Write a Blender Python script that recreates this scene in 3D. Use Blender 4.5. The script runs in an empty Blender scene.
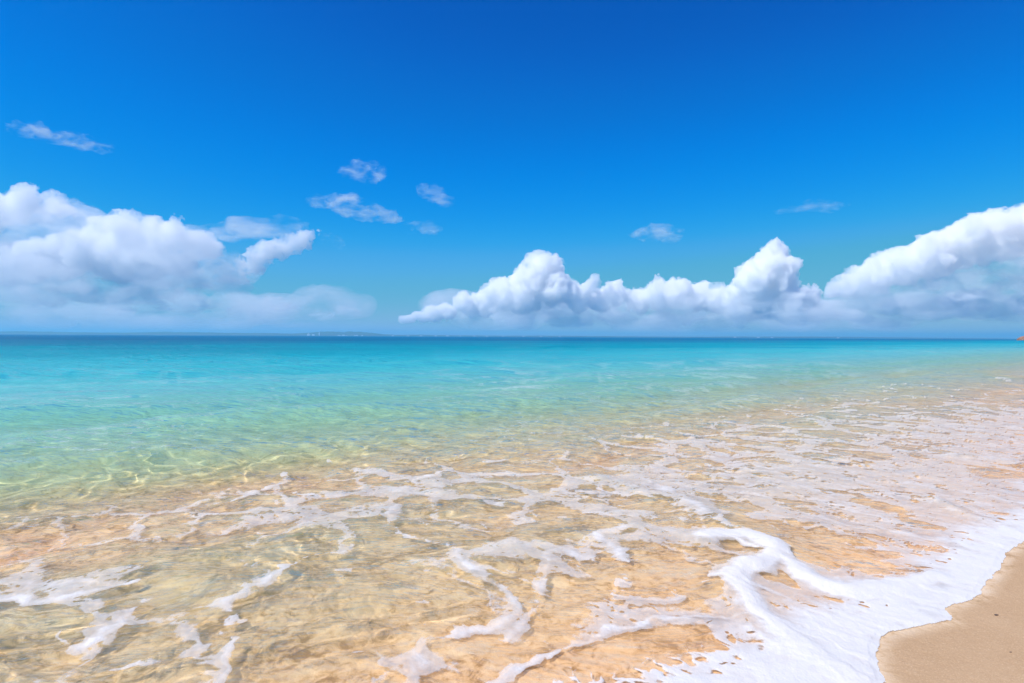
import bpy, math, numpy as np, openvdb

# ------------------------------------------------------------------ camera, sky, sun, exposure
sc = bpy.context.scene
C = sc.collection
F = 600.0                       # focal length in picture widths/1024
CX, CY = 512.0, 341.5
EYE = 1.5
PITCH = -math.atan((CY - 336.6) / F)        # looks a hair below the horizon... sign handled below
ROLL = math.radians(0.26)
cam = bpy.data.cameras.new('camera')
camera = bpy.data.objects.new('camera', cam)
C.objects.link(camera)
sc.camera = camera
cam.sensor_width = 36.0
cam.lens = 36.0 * F / 1024.0
cam.clip_start = 0.05
cam.clip_end = 300000
camera.location = (0, 0, EYE)
camera.rotation_mode = 'XYZ'
from mathutils import Matrix, Vector
RM = Matrix.Rotation(math.pi / 2 + PITCH, 3, 'X') @ Matrix.Rotation(ROLL, 3, 'Z')
camera.rotation_euler = RM.to_euler('XYZ')

SUN_EL = math.radians(56)
SUN_AZ = math.radians(-118)      # from +Y, clockwise seen from above
world = bpy.data.worlds.new('World')
sc.world = world
world.use_nodes = True
wn = world.node_tree
bg = wn.nodes['Background']
bg.inputs[1].default_value = 0.1
sky = wn.nodes.new('ShaderNodeTexSky')
sky.sky_type = 'NISHITA'
sky.sun_disc = False
sky.sun_elevation = SUN_EL
sky.sun_rotation = SUN_AZ
sky.altitude = 2000
sky.air_density = 1.0
sky.dust_density = 0.0
sky.ozone_density = 6.0


def vmul(nt, src, f):
    n = nt.nodes.new('ShaderNodeVectorMath')
    n.operation = 'SCALE'
    n.inputs['Scale'].default_value = f
    nt.links.new(src, n.inputs[0])
    return n.outputs[0]


# polarising-filter grade of the sky: deeper and more saturated
cur = wn.nodes.new('ShaderNodeRGBCurve')
wn.links.new(vmul(wn, sky.outputs[0], 0.1), cur.inputs['Color'])
PTS = {0: [(0, 0), (.07, .0), (.13, .0), (.175, .02), (.21, .06), (.36, .14), (.52, .24), (.65, .29), (1, .33)],
       1: [(0, 0), (.13, .088), (.165, .14), (.25, .255), (.377, .375), (.55, .43), (.67, .455), (1, .5)],
       2: [(0, 0), (.284, .46), (.343, .58), (.475, .76), (.62, .75), (.70, .63), (1, .66)]}
for ci, pts in PTS.items():
    c = cur.mapping.curves[ci]
    c.points[0].location = pts[0]
    c.points[1].location = pts[-1]
    for p in pts[1:-1]:
        c.points.new(*p)
cur.mapping.update()
wn.links.new(vmul(wn, cur.outputs[0], 10.0), bg.inputs[0])

sunl = bpy.data.lights.new('sun', 'SUN')
sunl.energy = 4.5
sunl.angle = math.radians(0.5)
sunl.color = (1, .965, .9)
sun = bpy.data.objects.new('sun', sunl)
C.objects.link(sun)
sun.rotation_euler = (math.pi / 2 - SUN_EL, 0, math.pi - SUN_AZ)
sun.location = (-20, -10, 40)
sunl.cycles.is_caustics_light = True

sc.view_settings.view_transform = 'Standard'
sc.view_settings.look = 'None'
sc.view_settings.exposure = 0.1
sc.view_settings.gamma = 1
sc.cycles.volume_bounces = 24
sc.cycles.max_bounces = 24
sc.cycles.transparent_max_bounces = 24
sc.cycles.sample_clamp_indirect = 4.0
sc.cycles.use_denoising = True


# ------------------------------------------------------------------ helpers
def tag(o, label=None, cat=None, group=None, kind=None):
    if label: o['label'] = label
    if cat: o['category'] = cat
    if group: o['group'] = group
    if kind: o['kind'] = kind
    return o


def px2w(px, py, z=0.0):
    """a point of the ground plane (height z) seen at a place of the photograph"""
    px = np.asarray(px, float); py = np.asarray(py, float)
    d = np.stack([(px - CX) / F, -(py - CY) / F, -np.ones_like(px)], -1)
    R = np.array(RM)
    w = d @ R.T
    t = (z - EYE) / w[..., 2]
    return w[..., :2] * t[..., None]


def w2px(x, y, z=0.0):
    R = np.array(RM)
    p = np.stack([x, y, np.full_like(x, z - EYE)], -1) @ R
    zz = np.minimum(p[..., 2], -1e-3)
    return CX + F * p[..., 0] / -zz, CY - F * p[..., 1] / -zz


def hsh(ix, iy, s):
    n = (ix.astype(np.int64) * 374761393 + iy.astype(np.int64) * 668265263 + s * 974634777) & 0xffffffff
    n = ((n ^ (n >> 13)) * 1274126177) & 0xffffffff
    n = ((n ^ (n >> 15)) * 2246822519) & 0xffffffff
    n = (n ^ (n >> 16)) & 0xffffffff
    return n.astype(np.float32) * np.float32(2 * math.pi / 4294967296)


def perlin(x, y, s=0):
    ix = np.floor(x); iy = np.floor(y)
    fx = (x - ix).astype(np.float32); fy = (y - iy).astype(np.float32)
    u = fx * fx * fx * (fx * (fx * 6 - 15) + 10)
    v = fy * fy * fy * (fy * (fy * 6 - 15) + 10)
    def g(dx, dy):
        a = hsh(ix + dx, iy + dy, s)
        return np.cos(a) * (fx - dx) + np.sin(a) * (fy - dy)
    a = g(0, 0); b = g(1, 0); c = g(0, 1); d = g(1, 1)
    return ((a + (b - a) * u) * (1 - v) + (c + (d - c) * u) * v) * 1.45


def fbm(x, y, o=4, s=0, gain=.5):
    r = 0; a = 1; t = 0
    for i in range(o):
        r = r + a * perlin(x + 13.7 * i, y - 7.1 * i, s + i)
        t += a; a *= gain; x = x * 2.03; y = y * 2.03
    return r / t


def worley(x, y, s=0):
    """F1 and F2 of a jittered cell pattern"""
    ix = np.floor(x); iy = np.floor(y)
    f1 = np.full(x.shape, 9, np.float32); f2 = f1.copy()
    for dx in (-1, 0, 1):
        for dy in (-1, 0, 1):
            a = hsh(ix + dx, iy + dy, s) / (2 * math.pi); b = hsh(ix + dx, iy + dy, s + 991) / (2 * math.pi)
            d = np.hypot(ix + dx + a - x, iy + dy + b - y).astype(np.float32)
            f2 = np.minimum(f2, np.maximum(f1, d)); f1 = np.minimum(f1, d)
    return f1, f2


def hsh3(ix, iy, iz, s):
    n = (ix.astype(np.int64) * 374761393 + iy.astype(np.int64) * 668265263 + iz.astype(np.int64) * 1440662683 + s * 974634777) & 0xffffffff
    n = ((n ^ (n >> 13)) * 1274126177) & 0xffffffff
    n = (n ^ (n >> 16)) & 0xffffffff
    return n.astype(np.float32) * np.float32(2 / 4294967295) - 1


def vnoise3(x, y, z, s=0):
    ix = np.floor(x); iy = np.floor(y); iz = np.floor(z)
    fx = x - ix; fy = y - iy; fz = z - iz
    u = fx * fx * (3 - 2 * fx); v = fy * fy * (3 - 2 * fy); w = fz * fz * (3 - 2 * fz)
    r = 0
    for dx in (0, 1):
        for dy in (0, 1):
            for dz in (0, 1):
                r = r + hsh3(ix + dx, iy + dy, iz + dz, s) * (u if dx else 1 - u) * (v if dy else 1 - v) * (w if dz else 1 - w)
    return r


def billow(x, y, z, o, s, gain=.62):
    r = 0; a = 1; t = 0; f = 1.0
    for i in range(o):
        r = r + a * (1 - 2 * np.abs(vnoise3(x * f + i * 7.3, y * f + i * 3.1, z * f, s + i)))
        t += a; a *= gain; f *= 2.03
    return r / t


def sstep(a, b, x):
    t = np.clip((x - a) / (b - a), 0, 1)
    return t * t * (3 - 2 * t)


def seg_dist(x, y, P, wid=None, closed=False):
    """distance to a polyline; with widths: distance divided by the local width"""
    best = np.full(x.shape, 1e9, np.float32)
    n = len(P)
    for i in range(n if closed else n - 1):
        a = P[i]; b = P[(i + 1) % n]
        d = b - a
        L = float(d @ d) + 1e-9
        t = np.clip(((x - a[0]) * d[0] + (y - a[1]) * d[1]) / L, 0, 1)
        q = np.hypot(x - a[0] - t * d[0], y - a[1] - t * d[1])
        if wid is not None:
            q = q / (wid[i] * (1 - t) + wid[(i + 1) % n] * t)
        best = np.minimum(best, q)
    return best


def inside(x, y, P):
    r = np.zeros(x.shape, bool)
    n = len(P)
    for i in range(n):
        a = P[i]; b = P[(i + 1) % n]
        if a[1] == b[1]: continue
        c = ((a[1] > y) != (b[1] > y)) & (x < (b[0] - a[0]) * (y - a[1]) / (b[1] - a[1]) + a[0])
        r ^= c
    return r


def spline(P, k=5):
    """Catmull-Rom through the points"""
    P = np.asarray(P, float)
    Q = np.vstack([2 * P[0] - P[1], P, 2 * P[-1] - P[-2]])
    out = []
    for i in range(1, len(Q) - 2):
        for j in range(k):
            t = j / k
            out.append(.5 * ((2 * Q[i]) + (-Q[i - 1] + Q[i + 1]) * t + (2 * Q[i - 1] - 5 * Q[i] + 4 * Q[i + 1] - Q[i + 2]) * t * t
                             + (-Q[i - 1] + 3 * Q[i] - 3 * Q[i + 1] + Q[i + 2]) * t ** 3))
    out.append(P[-1])
    return np.array(out)


def mesh_from(name, v, f, smooth=True, attrs=None):
    m = bpy.data.meshes.new(name)
    m.vertices.add(len(v)); m.vertices.foreach_set('co', np.ascontiguousarray(v, np.float32).ravel())
    m.loops.add(f.size); m.loops.foreach_set('vertex_index', np.ascontiguousarray(f, np.int32).ravel())
    m.polygons.add(len(f)); m.polygons.foreach_set('loop_start', np.arange(0, f.size, f.shape[1], dtype=np.int32))
    m.polygons.foreach_set('use_smooth', np.full(len(f), smooth))
    m.update()
    for k, a in (attrs or {}).items():
        at = m.attributes.new(k, 'FLOAT', 'POINT'); at.data.foreach_set('value', np.ascontiguousarray(a, np.float32))
    o = bpy.data.objects.new(name, m)
    C.objects.link(o)
    return o


def cull(v, f, keep, attrs):
    f = f[keep]
    used = np.zeros(len(v), bool); used[f.ravel()] = True
    idx = np.cumsum(used) - 1
    return v[used], idx[f], {k: a[used] for k, a in attrs.items()}


def polar(cols, rows, half=47.0):
    """a fan of quads round the point under the camera, finest where the beach is near"""
    tx = np.linspace(-math.tan(math.radians(half)), math.tan(math.radians(half)), cols)
    th = np.arctan(tx)
    back = np.radians(np.arange(half + 2, 360 - half - 1, 2.5))
    th = np.concatenate([th, back, [th[0] + 2 * math.pi]])
    Y = np.concatenate([np.geomspace(9000, 520, 24)[:-1], np.linspace(520, 12, rows)[:-1], np.linspace(12, 2, rows // 8)[:-1], np.geomspace(2, .012, 40)])
    r = 900.0 / Y
    R, T = np.meshgrid(r, th, indexing='ij')
    X = R * np.sin(T); Yy = R * np.cos(T)
    i = np.arange(R.size).reshape(R.shape)
    f = np.stack([i[:-1, :-1], i[:-1, 1:], i[1:, 1:], i[1:, :-1]], -1).reshape(-1, 4)
    sp = np.gradient(r)[:, None] + 0 * T
    return X.ravel(), Yy.ravel(), f, sp.ravel(), R.shape


def mat(name):
    m = bpy.data.materials.new(name)
    m.use_nodes = True
    nt = m.node_tree
    return m, nt, nt.nodes['Principled BSDF'], nt.nodes['Material Output']


class NT:
    """tiny node-graph writer"""
    def __init__(s, nt): s.nt = nt
    def n(s, t, **kw):
        x = s.nt.nodes.new('ShaderNode' + t)
        for k, v in kw.items():
            setattr(x, k, v)
        return x
    def l(s, a, b): s.nt.links.new(a, b)
    def put(s, sock, v):
        if isinstance(v, bpy.types.NodeSocket): s.l(v, sock)
        else: sock.default_value = v
    def math(s, op, a, b=0.0, c=0.0, clamp=False):
        x = s.n('Math', operation=op, use_clamp=clamp)
        for i, q in enumerate((a, b, c)): s.put(x.inputs[i], q)
        return x.outputs[0]
    def mr(s, x, a, b, c=0.0, d=1.0, smooth=False):
        m = s.n('MapRange')
        if smooth: m.interpolation_type = 'SMOOTHSTEP'
        s.put(m.inputs[0], x)
        for i, q in enumerate((a, b, c, d)): s.put(m.inputs[i + 1], q)
        return m.outputs[0]
    def noise(s, vec, scale, detail=3, rough=.5, dist=0.0):
        m = s.n('TexNoise')
        s.l(vec, m.inputs['Vector'])
        s.put(m.inputs['Scale'], scale); s.put(m.inputs['Detail'], detail); s.put(m.inputs['Roughness'], rough); s.put(m.inputs['Distortion'], dist)
        return m.outputs['Fac']
    def ramp(s, x, stops, interp='LINEAR'):
        m = s.n('ValToRGB'); m.color_ramp.interpolation = interp
        e = m.color_ramp.elements
        while len(e) < len(stops): e.new(.5)
        for q, (p, c) in zip(e, stops):
            q.position = p; q.color = (*c, 1)
        s.l(x, m.inputs[0])
        return m.outputs[0]
    def mixc(s, f, a, b, mode='MIX'):
        m = s.n('Mix', data_type='RGBA', blend_type=mode)
        s.put(m.inputs[0], f)
        s.put(m.inputs[6], a if isinstance(a, bpy.types.NodeSocket) else (*a, 1))
        s.put(m.inputs[7], b if isinstance(b, bpy.types.NodeSocket) else (*b, 1))
        return m.outputs[2]
    def mixs(s, f, a, b):
        m = s.n('MixShader'); s.put(m.inputs[0], f); s.l(a, m.inputs[1]); s.l(b, m.inputs[2])
        return m.outputs[0]
    def pos(s, scale=None):
        g = s.n('NewGeometry').outputs['Position']
        if scale is None: return g
        m = s.n('Mapping'); m.inputs['Scale'].default_value = scale
        s.l(g, m.inputs['Vector'])
        return m.outputs[0]
    def attr(s, name):
        return s.n('Attribute', attribute_name=name).outputs['Fac']
    def bump(s, h, strength, dist, normal=None):
        b = s.n('Bump'); s.put(b.inputs['Strength'], strength); s.put(b.inputs['Distance'], dist); s.l(h, b.inputs['Height'])
        if normal is not None: s.l(normal, b.inputs['Normal'])
        return b.outputs[0]


# ------------------------------------------------------------------ the lie of the coast
U = np.array([.77, .638]); V = np.array([-.638, .77])     # along the shore, out to sea


def uv(x, y):
    return x * U[0] + y * U[1], x * V[0] + y * V[1]


EDGE_PX = [(862, 735), (878, 700), (885, 683), (880, 668), (878, 655), (881, 637), (893, 632), (906, 630), (920, 627), (936, 624), (953, 622),
           (949, 615), (944, 609), (958, 604), (971, 601), (980, 596), (985, 587), (988, 581), (995, 575), (1001, 569), (1003, 560),
           (1010, 551), (1024, 543), (1036, 537), (1046, 524), (1062, 518), (1080, 508)]
EDGE = px2w([p[0] for p in EDGE_PX], [p[1] for p in EDGE_PX])
a0, a1 = EDGE[0], EDGE[-1]
ext0 = [a0 - U * t + V * (.12 * math.sin(t * 2.1)) for t in (60000, 300, 60, 20, 9, 6, 4, 3, 2, 1.2, .6)]
ext1 = [a1 + U * t + V * (.25 * math.sin(t * 1.3)) for t in (.6, 1.3, 2, 3, 4, 5, 6, 7.5, 9, 12, 16, 25, 60, 400, 60000)]
SHORE = np.vstack([ext0, EDGE, ext1])
BEACH = np.vstack([SHORE, SHORE[-1] - V * 60000, SHORE[0] - V * 60000])   # the dry side


def shore_sd(x, y):
    """positive over the sea, metres from the water's edge"""
    d = np.full(x.shape, 0, np.float32)
    near = np.hypot(x, y) < 60
    u, v = uv(x, y)
    d[:] = v - 1.0
    xn, yn = x[near], y[near]
    q = seg_dist(xn, yn, SHORE)
    d[near] = np.where(inside(xn, yn, BEACH), -q, q)
    return d


def sand_z(x, y, fine=True):
    u, v = uv(x, y)
    s = v - 1.0
    sea = np.interp(s, [0, .8, 2, 3.5, 5, 6.5, 9, 14, 22, 40, 70, 110, 180, 400], [0, .025, .06, .10, .16, .28, .50, 1.0, 1.95, 3.6, 5.2, 7.4, 12, 20])
    z = np.where(s > 0, -sea, np.minimum(-s, 30) * .055 + np.clip(-s - 3, 0, 12) * .03)
    att = sstep(120, 20, np.hypot(x, y))
    lump = .022 * fbm(x * .75, y * .75, 4, 5) - .012 + .02 * fbm(x * 3.1, y * 3.1, 3, 8)
    z = z + lump * att * sstep(.6, 3.5, s) + .009 * fbm(x * .9, y * .9, 2, 9) * att * sstep(.3, -1.0, s)
    return z


# bore ridge lines, traced on the photograph: (points, widths in px, height m)
RIDGES = [([(704, 543), (728, 540), (750, 540), (768, 547), (770, 558), (758, 567), (738, 573), (732, 590), (748, 612), (786, 637), (826, 662), (862, 686)], .16, .042),
          ([(770, 556), (790, 569), (818, 583), (850, 590), (884, 589), (912, 583), (940, 577)], .08, .030),
          ([(690, 600), (712, 606), (732, 612), (738, 620), (722, 625), (690, 622), (655, 619)], .05, .02),
          ([(590, 478), (640, 492), (690, 508), (725, 528), (752, 540)], .16, .035),
          ([(930, 500), (962, 514), (996, 524), (1024, 538)], .07, .05),
          ([(952, 457), (985, 459), (1030, 466)], .10, .05)]
RW = [(px2w([p[0] for p in P], [p[1] for p in P]), w, h) for P, w, h in RIDGES]


def ridges(x, y):
    z = np.zeros(x.shape, np.float32)
    m = (np.hypot(x, y) < 16)
    xm = x[m] + .035 * perlin(x[m] * 5, y[m] * 5, 71); ym = y[m] + .035 * perlin(x[m] * 5, y[m] * 5, 72)
    zz = np.zeros(xm.shape, np.float32)
    var = .75 + .45 * perlin(xm * 2.2, ym * 2.2, 61)
    for P, w, h in RW:
        q = seg_dist(xm, ym, spline(P, 4)) / w
        zz = np.maximum(zz, h * np.exp(-q ** 2) * var)
    z[m] = zz
    return z


rng = np.random.RandomState(11)
WAVES = []
for L in np.concatenate([np.geomspace(.16, 9, 46), np.geomspace(.065, .15, 12)]):
    a = math.atan2(-V[1], -V[0]) + rng.normal(0, .95 if L < 1.5 else .3)
    WAVES.append((L, a, rng.uniform(0, 6.28)))


def water_z(x, y, sp, sd):
    u, v = uv(x, y)
    wx = x + .28 * perlin(x * .8, y * .8, 31) + .07 * perlin(x * 3, y * 3, 33)
    wy = y + .28 * perlin(x * .8, y * .8, 32) + .07 * perlin(x * 3, y * 3, 34)
    z = np.zeros(x.shape, np.float32)
    shoal = .12 + .88 * sstep(0, 7, sd)
    for L, a, p in WAVES:
        k = 2 * math.pi / L
        amp = (.0046 + .0022 * (L < .7)) * (.18 if L < .16 else 1) * L ** .85 if L < 1.5 else .0050 * L ** .85 * sstep(1.0, 6, 7)
        att = sstep(.55, .22, sp / L) * (1 if L > 1.5 or L < .35 else 1 - .35 * sstep(4, 8, sd))
        env = shoal if L > .5 else (.45 + .55 * sstep(0, 5, sd))
        z += amp * att * env * np.sin(k * (wx * math.cos(a) + wy * math.sin(a)) + p)
    # long low swells rolling in, crests bowed
    ph = v + .10 * u * 0 + .8 * perlin(x * .11, y * .11, 41)
    for v0, h, w in ((7.9, .10, .45), (10.6, .13, .6), (15.2, .16, .8), (20.5, .16, 1.0), (27, .16, 1.2), (35, .16, 1.4), (45, .16, 1.6)):
        e = .35 + .65 * sstep(-.5, .5, perlin(u * .22 + v0, v * .2, 45))
        z += h * e * np.exp(-((ph - v0) / w) ** 2) * sstep(200, 80, np.hypot(x, y))
    return z + ridges(x, y)


# ------------------------------------------------------------------ sand sheet
x, y, f, sp, _ = polar(720, 330)
zs = sand_z(x, y)
sd = shore_sd(x, y)
sand = mesh_from('sand', np.stack([x, y, zs], -1), f, attrs={'wet': sstep(-.10, .03, sd)})
tag(sand, kind='structure')
sand.cycles.is_caustics_receiver = True

m, nt, pr, out = mat('beach sand')
N = NT(nt)
P = N.pos()
n1 = N.noise(P, 2.2, 5, .6, .4)
n2 = N.noise(P, 420.0, 2, .7)
n3 = N.noise(P, 26.0, 4, .6)
n4 = N.noise(P, .9, 3, .6, .8)
col = N.ramp(n1, [(.3, (.53, .335, .18)), (.5, (.56, .36, .20)), (.72, (.60, .395, .225))])
col = N.mixc(N.mr(n2, .32, .68, 0, .5), col, (.40, .24, .12))
col = N.mixc(N.mr(N.noise(P, 120.0, 3, .65), .52, .66, 0, .35), col, (.80, .58, .36))
col = N.mixc(N.mr(n3, .56, .75, 0, .25), col, (.68, .48, .29))
# stirred sand and grit, plus refraction and caustic mottling put into the bed colour
wet = N.attr('wet')
col2 = N.ramp(N.math('ADD', N.math('MULTIPLY', N.noise(P, 3.2, 5, .6, .9), .5), N.math('MULTIPLY', N.noise(P, 13.0, 5, .66, 1.2), .5)), [(.40, (.40, .24, .115)), (.455, (.67, .45, .25)), (.50, (.82, .59, .37)), (.60, (.90, .71, .50))])
col2 = N.mixc(N.mr(n4, .45, .65, 0, .45), col2, (.76, .55, .33))
col2 = N.mixc(N.mr(n3, .55, .7, 0, .4), col2, (.54, .35, .16))
col = N.mixc(N.math('MULTIPLY', wet, .9), col, col2)
N.l(col, pr.inputs['Base Color'])
N.l(N.mr(wet, 0, 1, .95, .6), pr.inputs['Roughness'])
pr.inputs['Specular IOR Level'].default_value = .25
n5 = N.noise(P, 110.0, 3, .65)
b = N.bump(n2, .6, .003)
b = N.bump(n5, .55, .006, b)
b = N.bump(n3, .45, .010, b)
b = N.bump(n1, .25, .02, b)
N.l(b, pr.inputs['Normal'])
sand.data.materials.append(m)

# ------------------------------------------------------------------ the sea
x, y, f, sp, shp = polar(1340, 640)
sd = shore_sd(x, y)
# ragged edge wobble
near = np.hypot(x, y) < 14
wob = np.zeros(x.shape, np.float32)
wob[near] = .022 * fbm(x[near] * 9, y[near] * 9, 3, 77)
sde = sd + wob
zb = sand_z(x, y)
zw = water_z(x, y, sp, sd)
film = zb + .002 + .010 * sstep(0.02, .5, sd)
edge_f = sstep(.0, .9, sd)
zw = np.maximum(zw * (.15 + .85 * edge_f), film)
depth = np.maximum(zw - zb, 0)
keep = (sde[f] > .035).all(1)
v = np.stack([x, y, zw], -1)
vv, ff, at = cull(v, f, keep, {'depth': depth, 'sd': sd})
sea = mesh_from('sea_water', vv, ff, attrs=at)
tag(sea, kind='structure')
sea.cycles.is_caustics_caster = True

m, nt, pr, out = mat('clear sea water')
nt.nodes.remove(pr)
N = NT(nt)
P = N.pos()
dep = N.attr('depth')
fa = N.mr(N.attr('sd'), 8, 60, 0, 1, True)                 # out where the wind ruffles the surface
nb1 = N.noise(P, 3.0, 4, .6, .3)
nb2 = N.noise(N.pos((.7, 1.5, 1)), .8, 5, .7, .4)
nb3 = N.noise(P, 14.0, 3, .6)
bmp = N.bump(nb3, N.mr(fa, 0, 1, .10, .25), .02)
bmp = N.bump(nb1, N.mr(fa, 0, 1, .2, 1.0), .16, bmp)
bmp = N.bump(nb2, N.mr(fa, 0, 1, .25, 1.0), .9, bmp)
BED = (1.29, 1.195, 1.09)       # undoes the dimming of light that leaves the denser medium
tint = N.n('CombineColor')
for i, k in enumerate((.60, .09, .17)):
    N.l(N.math('MULTIPLY', N.math('POWER', math.e, N.math('MULTIPLY', dep, -k)), BED[i]), tint.inputs[i])
refr = N.n('BsdfRefraction')
refr.inputs['IOR'].default_value = 1.33
refr.inputs['Roughness'].default_value = 0
N.l(tint.outputs[0], refr.inputs['Color'])
# patches of weed and deeper channels far out
patch = N.noise(N.pos((.012, .03, 1)), 1.0, 4, .55, .5)
dn = N.math('MULTIPLY', dep, N.mr(patch, .35, .65, .8, 1.25))
scat = N.ramp(N.mr(dn, 0, 14), [(0, (.50, .80, .50)), (.045, (.34, .80, .58)), (.10, (.19, .68, .65)), (.17, (.06, .54, .57)), (.32, (.0, .40, .51)), (.55, (.0, .27, .41)), (.95, (.0, .16, .31))])
dif = N.n('BsdfDiffuse')
N.l(scat, dif.inputs['Color'])
N.l(bmp, dif.inputs['Normal'])
fs = N.math('SUBTRACT', 1.0, N.math('POWER', math.e, N.math('MULTIPLY', dep, -.8)))
body = N.mixs(fs, refr.outputs[0], dif.outputs[0])
gl = N.n('BsdfGlossy')
N.l(N.mr(fa, 0, 1, .04, .22), gl.inputs['Roughness'])
N.l(bmp, gl.inputs['Normal'])
fr = N.n('Fresnel')
fr.inputs[0].default_value = 1.33
N.l(bmp, fr.inputs['Normal'])
# a ruffled surface never turns into a mirror at the horizon
gust = N.mr(N.noise(N.pos((.045, .20, 1)), 1.0, 6, .72, .6), .36, .64, .45, 1.6)
frc0 = N.math('MINIMUM', N.math('MULTIPLY', fr.outputs[0], 1.0), N.mr(fa, 0, 1, .70, .28))
frc = N.math('MULTIPLY', frc0, N.mixc(fa, (1, 1, 1), gust))
N.l(N.mixs(frc, body, gl.outputs[0]), out.inputs['Surface'])
sea.data.materials.append(m)

# ------------------------------------------------------------------ foam, cut out of the same surface
FEAT = [  # traced foam lines: points (px), width (m), strength
    ([(282, 462), (270, 475), (250, 480), (228, 490), (200, 495), (180, 500)], .16, .55),
    ([(295, 482), (320, 487), (350, 490), (395, 490), (425, 492), (450, 497), (500, 505)], .13, .5),
    ([(330, 452), (360, 460), (395, 472), (420, 475), (450, 462), (500, 455)], .18, .5),
    ([(0, 577), (50, 582), (100, 585), (120, 585)], .08, .5),
    ([(-30, 612), (0, 602), (30, 597), (55, 602), (90, 592), (130, 585)], .09, .7),
    ([(0, 548), (40, 545), (70, 540), (110, 548)], .08, .4),
    ([(75, 660), (110, 640), (135, 630), (150, 615), (165, 605)], .07, .6),
    ([(212, 690), (218, 668), (230, 650), (226, 635), (240, 625), (236, 597), (260, 590), (290, 570), (320, 560), (350, 555)], .075, .6),
    ([(105, 675), (150, 668), (185, 660), (220, 650)], .05, .5),
    ([(420, 690), (430, 665), (442, 645), (470, 632), (500, 622), (494, 595), (475, 570)], .11, .6),
    ([(400, 505), (390, 525), (415, 540), (450, 550), (470, 570), (510, 575)], .08, .55),
    ([(300, 560), (330, 572), (360, 576)], .06, .4),
    ([(530, 520), (560, 518), (590, 513), (620, 505)], .10, .5),
    ([(340, 690), (345, 665), (360, 650)], .05, .4),
    ([(660, 485), (690, 505), (722, 525), (752, 543), (768, 552)], .20, .6),
    ([(500, 640), (520, 615), (532, 600), (547, 578), (544, 562), (562, 555), (592, 560)], .09, .6),
    ([(450, 720), (480, 685), (512, 672), (547, 650), (577, 632), (612, 625), (642, 620), (677, 622), (712, 625), (737, 620), (732, 607)], .055, .7),
    ([(602, 540), (632, 575), (617, 590), (662, 600), (687, 595), (712, 580), (727, 570)], .10, .6),
    ([(540, 500), (600, 492), (660, 480), (720, 488), (772, 497), (812, 503), (862, 512), (912, 530), (962, 552)], .16, .35),
    ([(600, 540), (640, 530), (690, 536), (730, 541)], .11, .5),
    ([(832, 482), (882, 485), (937, 495), (977, 512), (1012, 525)], .12, .4),
    ([(952, 457), (992, 457), (1030, 465)], .14, .6),
    ([(620, 455), (680, 462), (740, 468), (800, 475), (860, 495), (900, 505)], .16, .3),
    ([(560, 425), (640, 420), (720, 421), (790, 430)], .2, .2),
    ([(770, 556), (790, 569), (818, 583), (850, 590), (884, 589), (912, 583), (940, 577)], .13, 1.2),
    ([(704, 543), (728, 540), (750, 540), (768, 547), (770, 558), (758, 567), (738, 573), (732, 590), (748, 612), (786, 637), (826, 662), (862, 686)], .14, 1.2),
    ([(846, 625), (870, 655), (880, 690)], .12, .5),
    ([(712, 545), (735, 546), (752, 552)], .10, .9), ([(745, 585), (775, 600), (805, 622)], .10, .7),
]
DENS = [  # px, py, radius x, radius y, cover
    (930, 520, 170, 45, .62), (800, 485, 150, 34, .50), (660, 500, 120, 40, .40), (560, 545, 110, 60, .26), (640, 600, 90, 50, .25),
    (430, 480, 130, 20, .22), (440, 640, 60, 50, .16), (220, 490, 190, 34, .22), (60, 590, 110, 34, .16), (130, 640, 140, 36, .10), (330, 540, 120, 30, .12), (980, 440, 150, 32, .46),
    (740, 440, 140, 18, .22), (900, 412, 160, 12, .20), (850, 610, 70, 50, .80), (660, 655, 90, 30, .2)]
HOLES = [(755, 530, 30, 7, .3), (820, 556, 74, 16, .25), (655, 507, 42, 9, .1), (545, 535, 50, 12, 0), (790, 583, 14, 6, .7), (650, 575, 44, 12, .1),
         (925, 527, 42, 6, .25), (875, 505, 40, 5, .25), (590, 590, 36, 10, .1), (690, 652, 55, 14, .2), (600, 665, 60, 14, 0), (700, 590, 14, 12, 0),
         (170, 555, 60, 14, 0), (340, 625, 70, 24, 0)]
SPIT = px2w([984, 996, 1008], [584, 580, 581.5])


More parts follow.
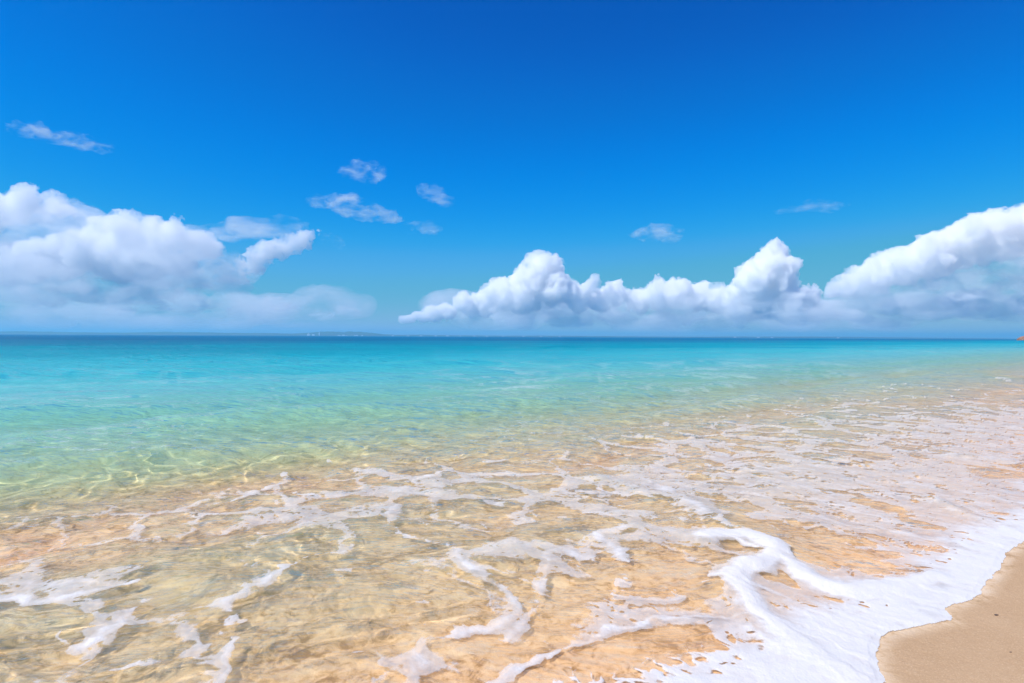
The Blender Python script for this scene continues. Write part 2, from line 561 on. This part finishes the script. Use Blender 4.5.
def foam_cover(X, Y, SD):
    """cover (>0 where foam floats) and thickness 0..1 of the foam at points of the water"""
    px, py = w2px(X, Y)
    UU, VV = uv(X, Y)
    A = np.array([.64, -.77])                     # run-up direction
    w1 = fbm(X * 1.1, Y * 1.1, 3, 101); w2 = fbm(X * 1.1, Y * 1.1, 3, 105)
    w3 = fbm(X * 5.5, Y * 5.5, 3, 111); w4 = fbm(X * 5.5, Y * 5.5, 3, 115)
    w5 = fbm(X * 19, Y * 19, 2, 117); w6 = fbm(X * 19, Y * 19, 2, 119)
    WX = X + .30 * w1 + .10 * w3 + .022 * w5; WY = Y + .30 * w2 + .10 * w4 + .022 * w6
    al = (WX * A[0] + WY * A[1]); ac = (WX * A[1] - WY * A[0])
    k = .62
    f1, f2 = worley(al * 1.5 * k + .2 * w2, ac * 1.5 + .2 * w1, 7)
    net1 = f2 - f1
    WX2 = X + .16 * w2 + .10 * w4 + .02 * w6; WY2 = Y + .16 * w1 + .10 * w3 + .02 * w5
    al2 = (WX2 * A[0] + WY2 * A[1]); ac2 = (WX2 * A[1] - WY2 * A[0])
    g1, g2 = worley(al2 * 4.2 * k, ac2 * 4.2, 17)
    net2 = g2 - g1
    h1, h2 = worley(al2 * 11 * .8 + w4 * .5, ac2 * 11 + w3 * .5, 27)
    net3 = h2 - h1
    den = np.zeros(X.shape, np.float32)
    for cx_, cy_, rx, ry, c_ in DENS:
        den = np.maximum(den, c_ * np.exp(-(((px - cx_) / rx) ** 2 + ((py - cy_) / ry) ** 2) * .8))
    low = fbm(X * .55 + 9, Y * .55, 3, 121)
    feat = np.zeros(X.shape, np.float32)
    for pts, w, st in FEAT:
        W = px2w([p[0] for p in pts], [p[1] for p in pts])
        lo = W.min(0) - 4 * w - .3; hi = W.max(0) + 4 * w + .3
        q = (X > lo[0]) & (X < hi[0]) & (Y > lo[1]) & (Y < hi[1])
        if not q.any(): continue
        wx, wy = (X[q] + .38 * (WX[q] - X[q]), Y[q] + .38 * (WY[q] - Y[q])) if st > 1 else (X[q] + .6 * (WX[q] - X[q]), Y[q] + .6 * (WY[q] - Y[q]))
        dd = seg_dist(wx, wy, spline(W, 3)) / (w * (1 + .55 * w1[q] + .5 * w3[q]) * (1 if st > 1 else .70))
        feat[q] = np.maximum(feat[q], st * np.exp(-dd ** 2 * (1.0 if st > 1 else 1.5)))
    hole = np.zeros(X.shape, np.float32)
    for cx_, cy_, rx, ry, tl in HOLES:
        qx = px - cx_ + 9 * w3; qy = py - cy_ - tl * (px - cx_) + 5 * w4
        hole = np.maximum(hole, np.exp(-((qx / rx) ** 2 + (qy / ry) ** 2) ** 1.8))
    brk = fbm(X * 2.6, Y * 2.6, 4, 131)
    soft = feat < .8
    feat = np.where(soft, feat * np.clip(.95 + .55 * brk, .2, 1.3), feat)
    d = den + .16 * low + feat * .5 + .12 * brk
    lim = sstep(9.0, 5.6, VV - 2.2 * sstep(600, 1000, px))
    d = d * lim - .25 * (1 - lim) - .45 * hole * (feat < .8)
    c1 = d * .95 + .02 - net1
    c2 = d * 1.05 - .22 - net2 * .75
    c3 = d * 1.0 - .34 - net3 * .5
    c4 = .55 * np.abs(w5) * 0 + .9 * fbm(al2 * 2.6 + 3, ac2 * 6.5, 5, 141, .6) - .36 + .35 * np.clip(d, -.2, .5)
    cov = np.maximum(np.maximum(c1, c2), np.maximum(c3, c4 * (d > .02) - .2 * (d <= .02)))
    cov = np.maximum(cov, feat * 1.1 - .44 - .4 * net3 + .25 * w3 + .2 * brk * soft - .3 * hole * (feat < .8))
    ww = .42 + .55 * sstep(560, 690, py) + .30 * perlin(UU * 1.3, VV * .2, 231)
    band = 1.0 - SD / ww
    wash = band * .9 - .16 - .42 * net3 * sstep(.85, .3, band) + .16 * w3 + .12 * brk
    cov = np.maximum(cov, wash) + .05 * fbm(X * 26, Y * 26, 2, 241)
    # round holes of many sizes where the film is thin
    soft2 = sstep(.75, .3, feat) * sstep(.75, .35, band + .2 * w3)
    hs = np.minimum((h1 - .10 - .26 * brk) * .9, (g1 - .06 - .28 * w1 - .10 * brk) * 1.1)
    cov = np.where(soft2 > .02, np.minimum(cov, hs + .35 * (1 - soft2)), cov)
    cov = np.maximum(cov, .2 - seg_dist(X, Y, SPIT) / .02)
    thk = np.maximum(np.clip((feat - .35) * 1.1, 0, 1), .66 * sstep(-.3, .6, band + .2 * w3))
    thk = np.clip(thk + .25 * np.clip(cov, 0, .4) + .15 * w1, .03, 1)
    # streaks drawn out by the run-up and back-wash
    stk = fbm(al * 1.6, ac * 8 + .6 * w3, 4, 151, .6)
    thk = np.clip(thk + .75 * stk * sstep(1.15, .6, thk) * (.35 + .65 * sstep(.2, .5, d)), .0, 1)
    return np.where(SD > 0, cov, -1), thk


u, vv_ = uv(x, y)
r = np.hypot(x, y)
S = np.full(x.shape, -1, np.float32)       # foam cover
TK = np.zeros(x.shape, np.float32)         # how thick it lies
sel = (r < 60) & (sd > -.4) & (vv_ < 16) & (y > .8)
S[sel], TK[sel] = foam_cover(x[sel], y[sel], sde[sel])

lip = sstep(0, .05, sde)
tz = sstep(0, .12, S) * (.0012 + (.009 * TK + .004 * fbm(x * 16, y * 16, 3, 251) * sstep(40, 10, r)) * TK ** 2) * lip
zf = zw + np.where(sde < .035, .0015, .003) + np.maximum(tz, 0)
keep = (S[f] > .0).any(1) & (sde[f] > 0).all(1)
v2, f2, at2 = cull(np.stack([x, y, zf], -1), f, keep, {'cover': S, 'thick': TK})
foam = mesh_from('sea_foam', v2, f2, attrs=at2)
tag(foam, 'white frothy sea foam lacing the shallows and edging the sand', 'foam', kind='stuff')
m, nt, pr, out = mat('sea foam')
nt.nodes.remove(pr)
N = NT(nt)
P = N.pos()
cov_ = N.attr('cover'); th_ = N.attr('thick')
bub = N.n('TexVoronoi', feature='F1'); bub.inputs['Scale'].default_value = 95.0; N.l(P, bub.inputs['Vector'])
nz = N.noise(P, 55.0, 4, .65)
nz2 = N.noise(P, 9.0, 5, .6, .5)
df = N.n('BsdfDiffuse'); N.l(N.mixc(th_, (.84, .83, .81), (.90, .88, .84)), df.inputs['Color'])
tr = N.n('BsdfTranslucent'); tr.inputs['Color'].default_value = (.88, .87, .85, 1)
bh = N.bump(bub.outputs['Distance'], .3, .004)
bh = N.bump(nz, .3, .005, bh)
bh = N.bump(nz2, .3, .02, bh)
N.l(bh, df.inputs['Normal'])
s1 = N.mixs(.22, df.outputs[0], tr.outputs[0])
gl = N.n('BsdfGlossy'); gl.inputs['Roughness'].default_value = .25; N.l(bh, gl.inputs['Normal'])
s1 = N.mixs(.04, s1, gl.outputs[0])
tp = N.n('BsdfTransparent')
edge = N.mr(N.math('ADD', cov_, N.math('MULTIPLY', N.math('SUBTRACT', nz, .5), .10)), .0, .07, 0, 1, True)
body = N.mr(N.math('ADD', th_, N.math('MULTIPLY', N.math('SUBTRACT', nz2, .5), .7)), .0, .7, .43, .98)
N.l(N.mixs(N.math('MULTIPLY', edge, body), tp.outputs[0], s1), out.inputs['Surface'])
foam.data.materials.append(m)


# ------------------------------------------------------------------ far shore: low hills and the town's white blocks
def far_point(px_, D):
    return ((px_ - CX) / F * D, D)


def horizon_y(px_):
    return 336.6 + (px_ - 512) * math.tan(ROLL)


hp = [(-120, 2.6), (-40, 3.0), (0, 3.4), (20, 4.0), (45, 3.6), (80, 3.0), (120, 2.8), (135, 3.2), (160, 4.0), (200, 3.6), (240, 3.0), (262, 3.2), (290, 2.6), (300, 3.2), (318, 4.6), (330, 5.0), (342, 4.6),
      (350, 5.4), (358, 4.6), (372, 4.0), (382, 2.6), (395, 1.6), (420, 1.9), (450, 1.4), (500, 1.2), (560, 1.5), (620, 1.1), (700, 1.0), (735, 1.4), (790, 1.6), (840, 1.8), (880, 1.4), (940, 1.1), (990, .8), (1010, .5), (1060, .4)]
D0 = 9000.0
kk = D0 / F
nx, ny = 620, 12
pxs = np.linspace(-150, 1080, nx)
GX, GT = np.meshgrid(pxs, np.linspace(0, 1, ny), indexing='ij')
hh = np.interp(GX, [p[0] for p in hp], [p[1] for p in hp]) * kk
hh = hh * .95 * (1 + .2 * fbm(GX * .06, GT * 1.5, 4, 301) + .12 * perlin(GX * .5, GT * 4, 302))
prof = np.interp(GT, [0, .12, .35, .6, 1], [-.15, .35, .8, 1, -.15])
hx = (GX - CX) / F * (D0 + GT * 0); hy = D0 + GT * 1500 + 250 * fbm(GX * .02, GT * .0 + 3, 3, 303)
i = np.arange(nx * ny).reshape(nx, ny)
f = np.stack([i[:-1, :-1], i[1:, :-1], i[1:, 1:], i[:-1, 1:]], -1).reshape(-1, 4)
hills = mesh_from('hills', np.stack([hx * (hy / D0), hy, hh * prof], -1).reshape(-1, 3), f)
tag(hills, kind='structure')
m, nt, pr, out = mat('wooded hills')
N = NT(nt)
P = N.pos()
N.l(N.ramp(N.noise(P, .006, 5, .65), [(.35, (.035, .06, .03)), (.6, (.08, .10, .05)), (.75, (.22, .2, .14))]), pr.inputs['Base Color'])
pr.inputs['Roughness'].default_value = 1
hills.data.materials.append(m)

import bmesh
wall_m, nt, pr, out = mat('white painted wall'); pr.inputs['Base Color'].default_value = (.8, .8, .78, 1); pr.inputs['Roughness'].default_value = .8
roof_m, nt, pr, out = mat('grey roof'); pr.inputs['Base Color'].default_value = (.3, .28, .27, 1)


def box_mesh(name, w, d, h, z0=0.0, hip=0.0):
    bm = bmesh.new()
    a = [bm.verts.new((sx * w / 2, sy * d / 2, z0)) for sx, sy in ((-1, -1), (1, -1), (1, 1), (-1, 1))]
    b = [bm.verts.new((sx * (w / 2) * (1 - hip), sy * (d / 2) * (1 - hip), z0 + h)) for sx, sy in ((-1, -1), (1, -1), (1, 1), (-1, 1))]
    bm.faces.new(a[::-1]); bm.faces.new(b)
    for q in range(4):
        bm.faces.new((a[q], a[(q + 1) % 4], b[(q + 1) % 4], b[q]))
    me = bpy.data.meshes.new(name); bm.to_mesh(me); bm.free()
    return me


def building(px_, w, d, h, label, group=None, name='building', D=8900.0, step=0.0):
    e = bpy.data.objects.new(name, None); C.objects.link(e)
    xx, yy = far_point(px_, D)
    e.location = (xx, yy, 0)
    tag(e, label, name.replace('_', ' ') if name != 'water_tower' else 'tower', group)
    for nm, me, mt in (('wall', box_mesh('wall', w, d, h), wall_m), ('roof', box_mesh('roof', w * 1.03, d * 1.03, h * .10, h + .003, .25), roof_m)):
        o = bpy.data.objects.new(nm, me); me.materials.append(mt); C.objects.link(o); o.parent = e
    if step:
        me = box_mesh('stair_tower', w * .3, d * .5, h * .3, h * 1.1 + .01); me.materials.append(wall_m)
        o = bpy.data.objects.new('stair_tower', me); C.objects.link(o); o.parent = e
    return e


building(308.6, 34, 30, 29, 'wide white block at the foot of the far hills, left of its slightly smaller neighbour', step=1)
building(313.4, 28, 26, 24, 'white block on the far shore between the widest block and the thin tower')
building(319.2, 11, 11, 52, 'thin pale tower rising above the far shore beside two white blocks', name='tower')
rng = np.random.RandomState(3)
for q, bx in enumerate([339, 343.5, 347, 355, 356.8, 362, 393, 408, 421, 436, 447, 460, 474, 487, 503, 523, 541, 560, 735, 758, 772, 838]):
    building(bx + rng.uniform(-.6, .6), rng.uniform(16, 40), 24, rng.uniform(9, 18) if bx < 400 else rng.uniform(9, 16),
             'tiny pale building in the row along the far shore', 'small pale buildings along the far shore')

# ------------------------------------------------------------------ brown rock outcrop at the right edge of the bay
Dr = 620.0
bm = bmesh.new()
bmesh.ops.create_icosphere(bm, subdivisions=5, radius=1)
co = np.array([v.co[:] for v in bm.verts])
nn = billow(co[:, 0] * 1.6, co[:, 1] * 1.6, co[:, 2] * 1.6, 5, 401)
co = co * (1 + .22 * nn)[:, None]
co[:, 2] = np.where(co[:, 2] > 0, co[:, 2], co[:, 2] * .3)
co *= np.array([8.0, 5.5, 3.6])
co[:, 2] += .4 * np.round(co[:, 2] / .9) * .5
for vtx, p in zip(bm.verts, co): vtx.co = p
me = bpy.data.meshes.new('rock'); bm.to_mesh(me); bm.free()
rock = bpy.data.objects.new('rock', me); C.objects.link(rock)
rx_, ry_ = far_point(1026.5, Dr)
rock.location = (rx_, ry_, -.3)
tag(rock, 'reddish brown rock outcrop standing in the sea at the far right', 'rock')
m, nt, pr, out = mat('brown rock')
N = NT(nt)
N.l(N.ramp(N.noise(N.pos((1, 1, 2.5)), .5, 5, .65), [(.35, (.20, .085, .045)), (.6, (.42, .21, .12)), (.75, (.5, .3, .2))]), pr.inputs['Base Color'])
pr.inputs['Roughness'].default_value = .95
me.materials.append(m)

# ------------------------------------------------------------------ pebbles on the dry sand
m, nt, pr, out = mat('dark pebble')
pr.inputs['Base Color'].default_value = (.10, .07, .055, 1); pr.inputs['Roughness'].default_value = .7
for (qx, qy, s, lab) in [(996.5, 611.5, .0075, 'small dark pebble lying alone on the smooth sand near the foam edge'),
                         (990.0, 571.0, .0, ''), (1010.5, 650.0, .004, 'tiny dark pebble low on the sand by the right edge')]:
    if s == 0: continue
    bm = bmesh.new()
    bmesh.ops.create_icosphere(bm, subdivisions=3, radius=1)
    for vtx in bm.verts:
        c = vtx.co
        k = 1 + .18 * math.sin(c.x * 2.3 + qx) + .12 * math.cos(c.y * 3.1 + 1)
        vtx.co = Vector((c.x * 1.3 * k, c.y * .9 * k, c.z * .6 * k)) * s
    for fc in bm.faces: fc.smooth = True
    me = bpy.data.meshes.new('pebble'); bm.to_mesh(me); bm.free(); me.materials.append(m)
    o = bpy.data.objects.new('pebble', me); C.objects.link(o)
    w = px2w(qx, qy, .03)
    zz = float(sand_z(np.array([w[0]]), np.array([w[1]]))[0])
    o.location = (w[0], w[1], zz + s * .3)
    tag(o, lab, 'pebble')


# ------------------------------------------------------------------ clouds: real volumes of scattering mist
crng = np.random.RandomState(4)


def cloud_mat(name, dens, col=(1, 1, 1), g=-0.1, ragged=0.0, cell=1.0):
    """scattering mist; ragged clouds thin out in torn patches"""
    M = bpy.data.materials.new(name); M.use_nodes = True
    nt = M.node_tree; nt.nodes.remove(nt.nodes['Principled BSDF'])
    N = NT(nt)
    v = nt.nodes.new('ShaderNodeVolumeScatter')
    v.inputs['Anisotropy'].default_value = g
    v.inputs['Color'].default_value = (*col, 1)
    if ragged:
        nz = N.noise(N.pos((.55 / cell, .8 / cell, 1.25 / cell)), 1.0, 4, .62, .35)
        N.l(N.mr(nz, .5 - .16 * ragged, .72, 0, dens * 2.6, True), v.inputs['Density'])
        M.cycles.volume_step_rate = .5
    else:
        v.inputs['Density'].default_value = dens
    nt.links.new(v.outputs[0], nt.nodes['Material Output'].inputs['Volume'])
    return M


def cloud_mesh(name, D, lobes, amp, seed, step, depth, cell, stretch=1.0, off=.25, sub=4, octv=4):
    k = D / F
    P = []
    for lb in lobes:
        px_, py_, r_ = lb[:3]
        ax = lb[3] if len(lb) > 3 else 1.0        # flattening
        X_ = (px_ - CX) * k; Z_ = EYE + (horizon_y(px_) - py_) * k; R_ = r_ * k
        P.append((X_, crng.uniform(-.7, .7) * R_ * depth, Z_, R_, ax))
        for j in range(sub):
            a_ = crng.uniform(0, 6.28); rr = R_ * crng.uniform(.28, .6)
            P.append((X_ + math.cos(a_) * R_ * .65, crng.uniform(-1, 1) * R_ * depth, Z_ + (abs(math.sin(a_)) if ax == 1 else math.sin(a_)) * R_ * .5 * ax, rr, ax))
    P = np.array(P)
    mg = amp * 7 * k
    lo_ = (P[:, :3] - P[:, 3:4] * 1.5).min(0) - mg; hi = (P[:, :3] + P[:, 3:4] * 1.5).max(0) + mg
    h = step * k
    n = np.ceil((hi - lo_) / h).astype(int) + 2
    xs = [(lo_[i] + np.arange(n[i]) * h).astype(np.float32) for i in range(3)]
    f_ = np.full(n, -9, np.float32)
    for (X_, Y_, Z_, R_, ax) in P:
        R2 = R_ * 1.5 + mg
        sl = [slice(max(0, int((c - R2 - lo_[i]) / h)), int((c + R2 - lo_[i]) / h) + 2) for i, c in enumerate((X_, Y_, Z_))]
        g_ = np.sqrt(((xs[0][sl[0]] - X_) ** 2)[:, None, None] + ((xs[1][sl[1]] - Y_) ** 2)[None, :, None] + (((xs[2][sl[2]] - Z_) / ax) ** 2)[None, None, :])
        f_[tuple(sl)] = np.maximum(f_[tuple(sl)], (R_ - g_) / (k * 10))
    mm = f_ > -1.6
    gx, gy, gz = np.nonzero(mm)
    xx = xs[0][gx] / (k * cell * stretch); yy = xs[1][gy] / (k * cell); zz = xs[2][gz] / (k * cell)
    f_[mm] += amp * billow(xx, yy, zz, octv, seed) - off
    f_[[0, -1]] = -9; f_[:, [0, -1]] = -9; f_[:, :, [0, -1]] = -9
    grid = openvdb.FloatGrid(background=9.0)
    grid.copyFromArray(np.ascontiguousarray(-f_))
    pts, tri, quad = grid.convertToPolygons(isovalue=0.0)
    pts = pts * h + lo_
    pts[:, 1] += D
    me = bpy.data.meshes.new(name)
    me.from_pydata(pts.tolist(), [], tri.tolist() + quad.tolist())
    me.update()
    return me


def cloud(label, D, core, veil, mfp=4.5, vmfp=34.0, amp=1.15, seed=1, cell=17, depth=1.0, sub=6):
    k = D / F
    allp = core or veil
    e = bpy.data.objects.new('cloud', None); C.objects.link(e)
    e.location = ((allp[0][0] - CX) * k, D, 0)
    tag(e, label, 'cloud')
    k_ = k
    def add(nm, me, mt):
        o = bpy.data.objects.new(nm, me); me.materials.append(mt); C.objects.link(o)
        o.parent = e; o.matrix_parent_inverse = Matrix.Translation(-e.location)
    if core: add('billows', cloud_mesh('billows', D, core, amp, seed, 1.1, depth, cell, sub=sub, octv=5), cloud_mat('cloud billows', 1 / (k * mfp)))
    if veil: add('veil', cloud_mesh('veil', D, veil, amp * 1.5, seed + 50, 2.2, depth, cell * .9, 2.0, .35), cloud_mat('cloud veil', 1 / (k * vmfp), ragged=.7, cell=k * 20))


# centre bank with its tower
cloud('long low cumulus bank on the horizon rising to a ragged tower near the middle', 20000,
      [(540, 262, 9), (550, 268, 11), (535, 278, 15), (525, 293, 18), (553, 290, 14), (500, 294, 13), (485, 301, 11), (465, 306, 9), (446, 311, 8, .8), (432, 314, 8, .7), (420, 317, 6, .6), (408, 319, 5, .5),
       (575, 298, 12), (593, 286, 7), (602, 296, 11), (620, 295, 11), (640, 297, 12), (656, 285, 5), (662, 297, 12), (678, 293, 11), (700, 296, 12), (716, 299, 11)],
      [(470, 316, 16, .5), (520, 312, 26, .6), (570, 312, 26, .6), (620, 310, 26, .6), (670, 310, 26, .6), (710, 312, 26, .6), (740, 314, 24, .5)], seed=3, vmfp=42)
cloud('bright white cumulus tower standing right of the middle with a flared top', 19000,
      [(776, 252, 8), (768, 261, 12), (760, 271, 15), (779, 268, 12), (750, 283, 15), (776, 284, 15), (738, 297, 11), (760, 298, 12), (800, 299, 11), (811, 295, 6), (786, 300, 10)],
      [(740, 310, 26, .5), (790, 310, 26, .5), (830, 312, 22, .5)], seed=13)
cloud('broad white cloud sloping up to the right edge with a grey shaded underside', 21000,
      [(1050, 232, 26), (1020, 232, 22), (995, 236, 22), (970, 243, 22), (945, 251, 20), (922, 260, 18), (900, 267, 17), (880, 275, 15), (862, 281, 12), (846, 286, 9), (834, 290, 6)],
      [(1040, 270, 34, .6), (1000, 272, 36, .6), (960, 280, 34, .6), (920, 288, 30, .5), (880, 296, 28, .5), (850, 300, 22, .5), (1000, 300, 40, .4), (930, 308, 40, .3)], seed=9, mfp=7, vmfp=62)
cloud('large white and grey cloud mass reaching in from the left edge', 18000,
      [(-20, 212, 22), (8, 205, 13), (30, 201, 12), (48, 203, 9), (60, 209, 6), (108, 236, 14), (130, 232, 16), (150, 234, 17), (172, 238, 17), (192, 246, 14), (212, 250, 7), (90, 252, 18), (60, 258, 18), (30, 262, 18), (0, 264, 18), (115, 262, 20), (150, 262, 16), (180, 262, 12)],
      [(20, 232, 42, .8), (60, 228, 34, .8), (-10, 250, 50, .7), (90, 250, 30, .8), (190, 262, 44, .7), (140, 275, 50, .5), (60, 285, 60, .35), (222, 282, 22, .5), (235, 233, 22, .3), (262, 231, 24, .35), (290, 229, 18, .5)], seed=21, mfp=9, vmfp=60)
cloud('hook shaped bright cloud streak trailing off the right end of the left cloud mass', 18500,
      [(314, 238, 4), (304, 241, 6), (292, 245, 7), (280, 249, 7), (268, 252, 7), (258, 258, 8), (252, 266, 8), (246, 274, 4)], None, seed=33, mfp=8, cell=12)
for lab, x0, x1, y0, y1, mf, sd_ in (
        ('pale misty layer of low cloud lying along the horizon under the middle and right banks', 455, 1090, 300, 326, 80, 91),
        ('pale misty layer of low cloud under the left cloud mass', -60, 350, 298, 328, 85, 95)):
    D_ = 22500; k = D_ / F
    lobes = []
    for q in np.arange(x0, x1, 17):
        lobes.append((q, crng.uniform(y0, y1), crng.uniform(20, 34), crng.uniform(.3, .5)))
    o = bpy.data.objects.new('cloud', cloud_mesh('cloud', D_, lobes, 1.2, sd_, 2.4, 1.0, 30, 2.0, .2, 2, 4))
    C.objects.link(o)
    o.data.materials.append(cloud_mat('misty cloud', 1 / (k * mf), ragged=.9, cell=k * 30))
    tag(o, lab, 'cloud')
# small streaks, low broken scraps
W = [('long thin cloud streak high on the left', 9000, [(24, 131, 7, .55), (42, 133, 9, .5), (60, 137, 9, .5), (80, 142, 9, .5), (96, 146, 8, .4)], 30),
     ('small ragged cloud puff above the tapering wisp', 9500, [(353, 173, 8, .6), (363, 170, 11, .65), (372, 173, 7, .6)], 26),
     ('tapering wispy cloud left of the centre of the sky', 9800, [(316, 202, 6, .5), (334, 202, 10, .5), (350, 207, 12, .6), (368, 212, 12, .55), (386, 216, 8, .5)], 22),
     ('faint little curl of cloud right of the tapering wisp', 9900, [(428, 191, 5, .6), (436, 196, 8, .6), (442, 201, 5, .6)], 34),
     ('faint soft cloud dab just below the little curl', 10200, [(416, 227, 8, .5), (428, 228, 9, .5)], 36),
     ('faint flat cloud smudge over the middle of the long bank', 10500, [(644, 233, 8, .5), (657, 234, 12, .5), (670, 236, 7, .5)], 34),
     ('very faint thin streak of cloud high right of centre', 9000, [(790, 210, 10, .25), (812, 206, 14, .25), (830, 208, 8, .25)], 80),
     ('small flat cloud beneath the broad right hand cloud', 17000, [(945, 300, 7, .6), (960, 298, 9, .6), (974, 300, 7, .6)], 22),
     ('cloud scrap touching the right edge above the sea', 17000, [(1018, 292, 5), (1028, 294, 9), (1040, 296, 9)], 16),
     ('broken row of cloud scraps above the horizon right of the left mass', 17500, [(240, 312, 6, .5), (262, 309, 9, .6), (275, 306, 8, .7), (288, 312, 7, .7), (305, 314, 7, .5), (322, 315, 8, .4), (345, 312, 7, .5)], 22),
     ('thin bright streak low at the left edge', 17500, [(5, 284, 8, .3), (25, 287, 10, .35), (45, 288, 8, .3), (55, 286, 6, .3)], 24),
     ('low cloud scrap over the horizon at far left', 17600, [(38, 304, 7, .6), (48, 302, 8, .6)], 26),
     ('flat cloud scraps low beneath the left cloud mass', 17800, [(120, 308, 10, .4), (150, 306, 14, .4), (180, 308, 14, .35), (205, 303, 14, .35), (225, 297, 10, .35)], 30),
     ('tiny cloud puff beside the tip of the hook shaped streak', 10300, [(332, 240, 5, .6), (337, 243, 3, .6)], 34)]
for q, (lab, D, lobes, mfp) in enumerate(W):
    k = D / F
    o = bpy.data.objects.new('cloud', cloud_mesh('cloud', D, lobes, 1.3, 60 + q * 5, 1.0, 1.0, 12, 1.7, .1, 5, 5))
    C.objects.link(o)
    o.data.materials.append(cloud_mat('thin cloud', 1 / (k * mfp * 1.6), ragged=.3, cell=k * 12))
    tag(o, lab, 'cloud')

# ------------------------------------------------------------------ haze over the sea
HT = 125.0
me = box_mesh('haze', 34000, 34000, HT + 25, -25.0)
haze = bpy.data.objects.new('haze', me); C.objects.link(haze)
haze.location = (0, 0, 0)
tag(haze, kind='stuff')
M = bpy.data.materials.new('haze'); M.use_nodes = True
nt = M.node_tree; nt.nodes.remove(nt.nodes['Principled BSDF'])
pv = nt.nodes.new('ShaderNodeVolumePrincipled')
pv.inputs['Color'].default_value = (.28, .78, 1, 1)
pv.inputs['Density'].default_value = 1.1e-4
pv.inputs['Anisotropy'].default_value = .2
nt.links.new(pv.outputs[0], nt.nodes['Material Output'].inputs['Volume'])
me.materials.append(M)
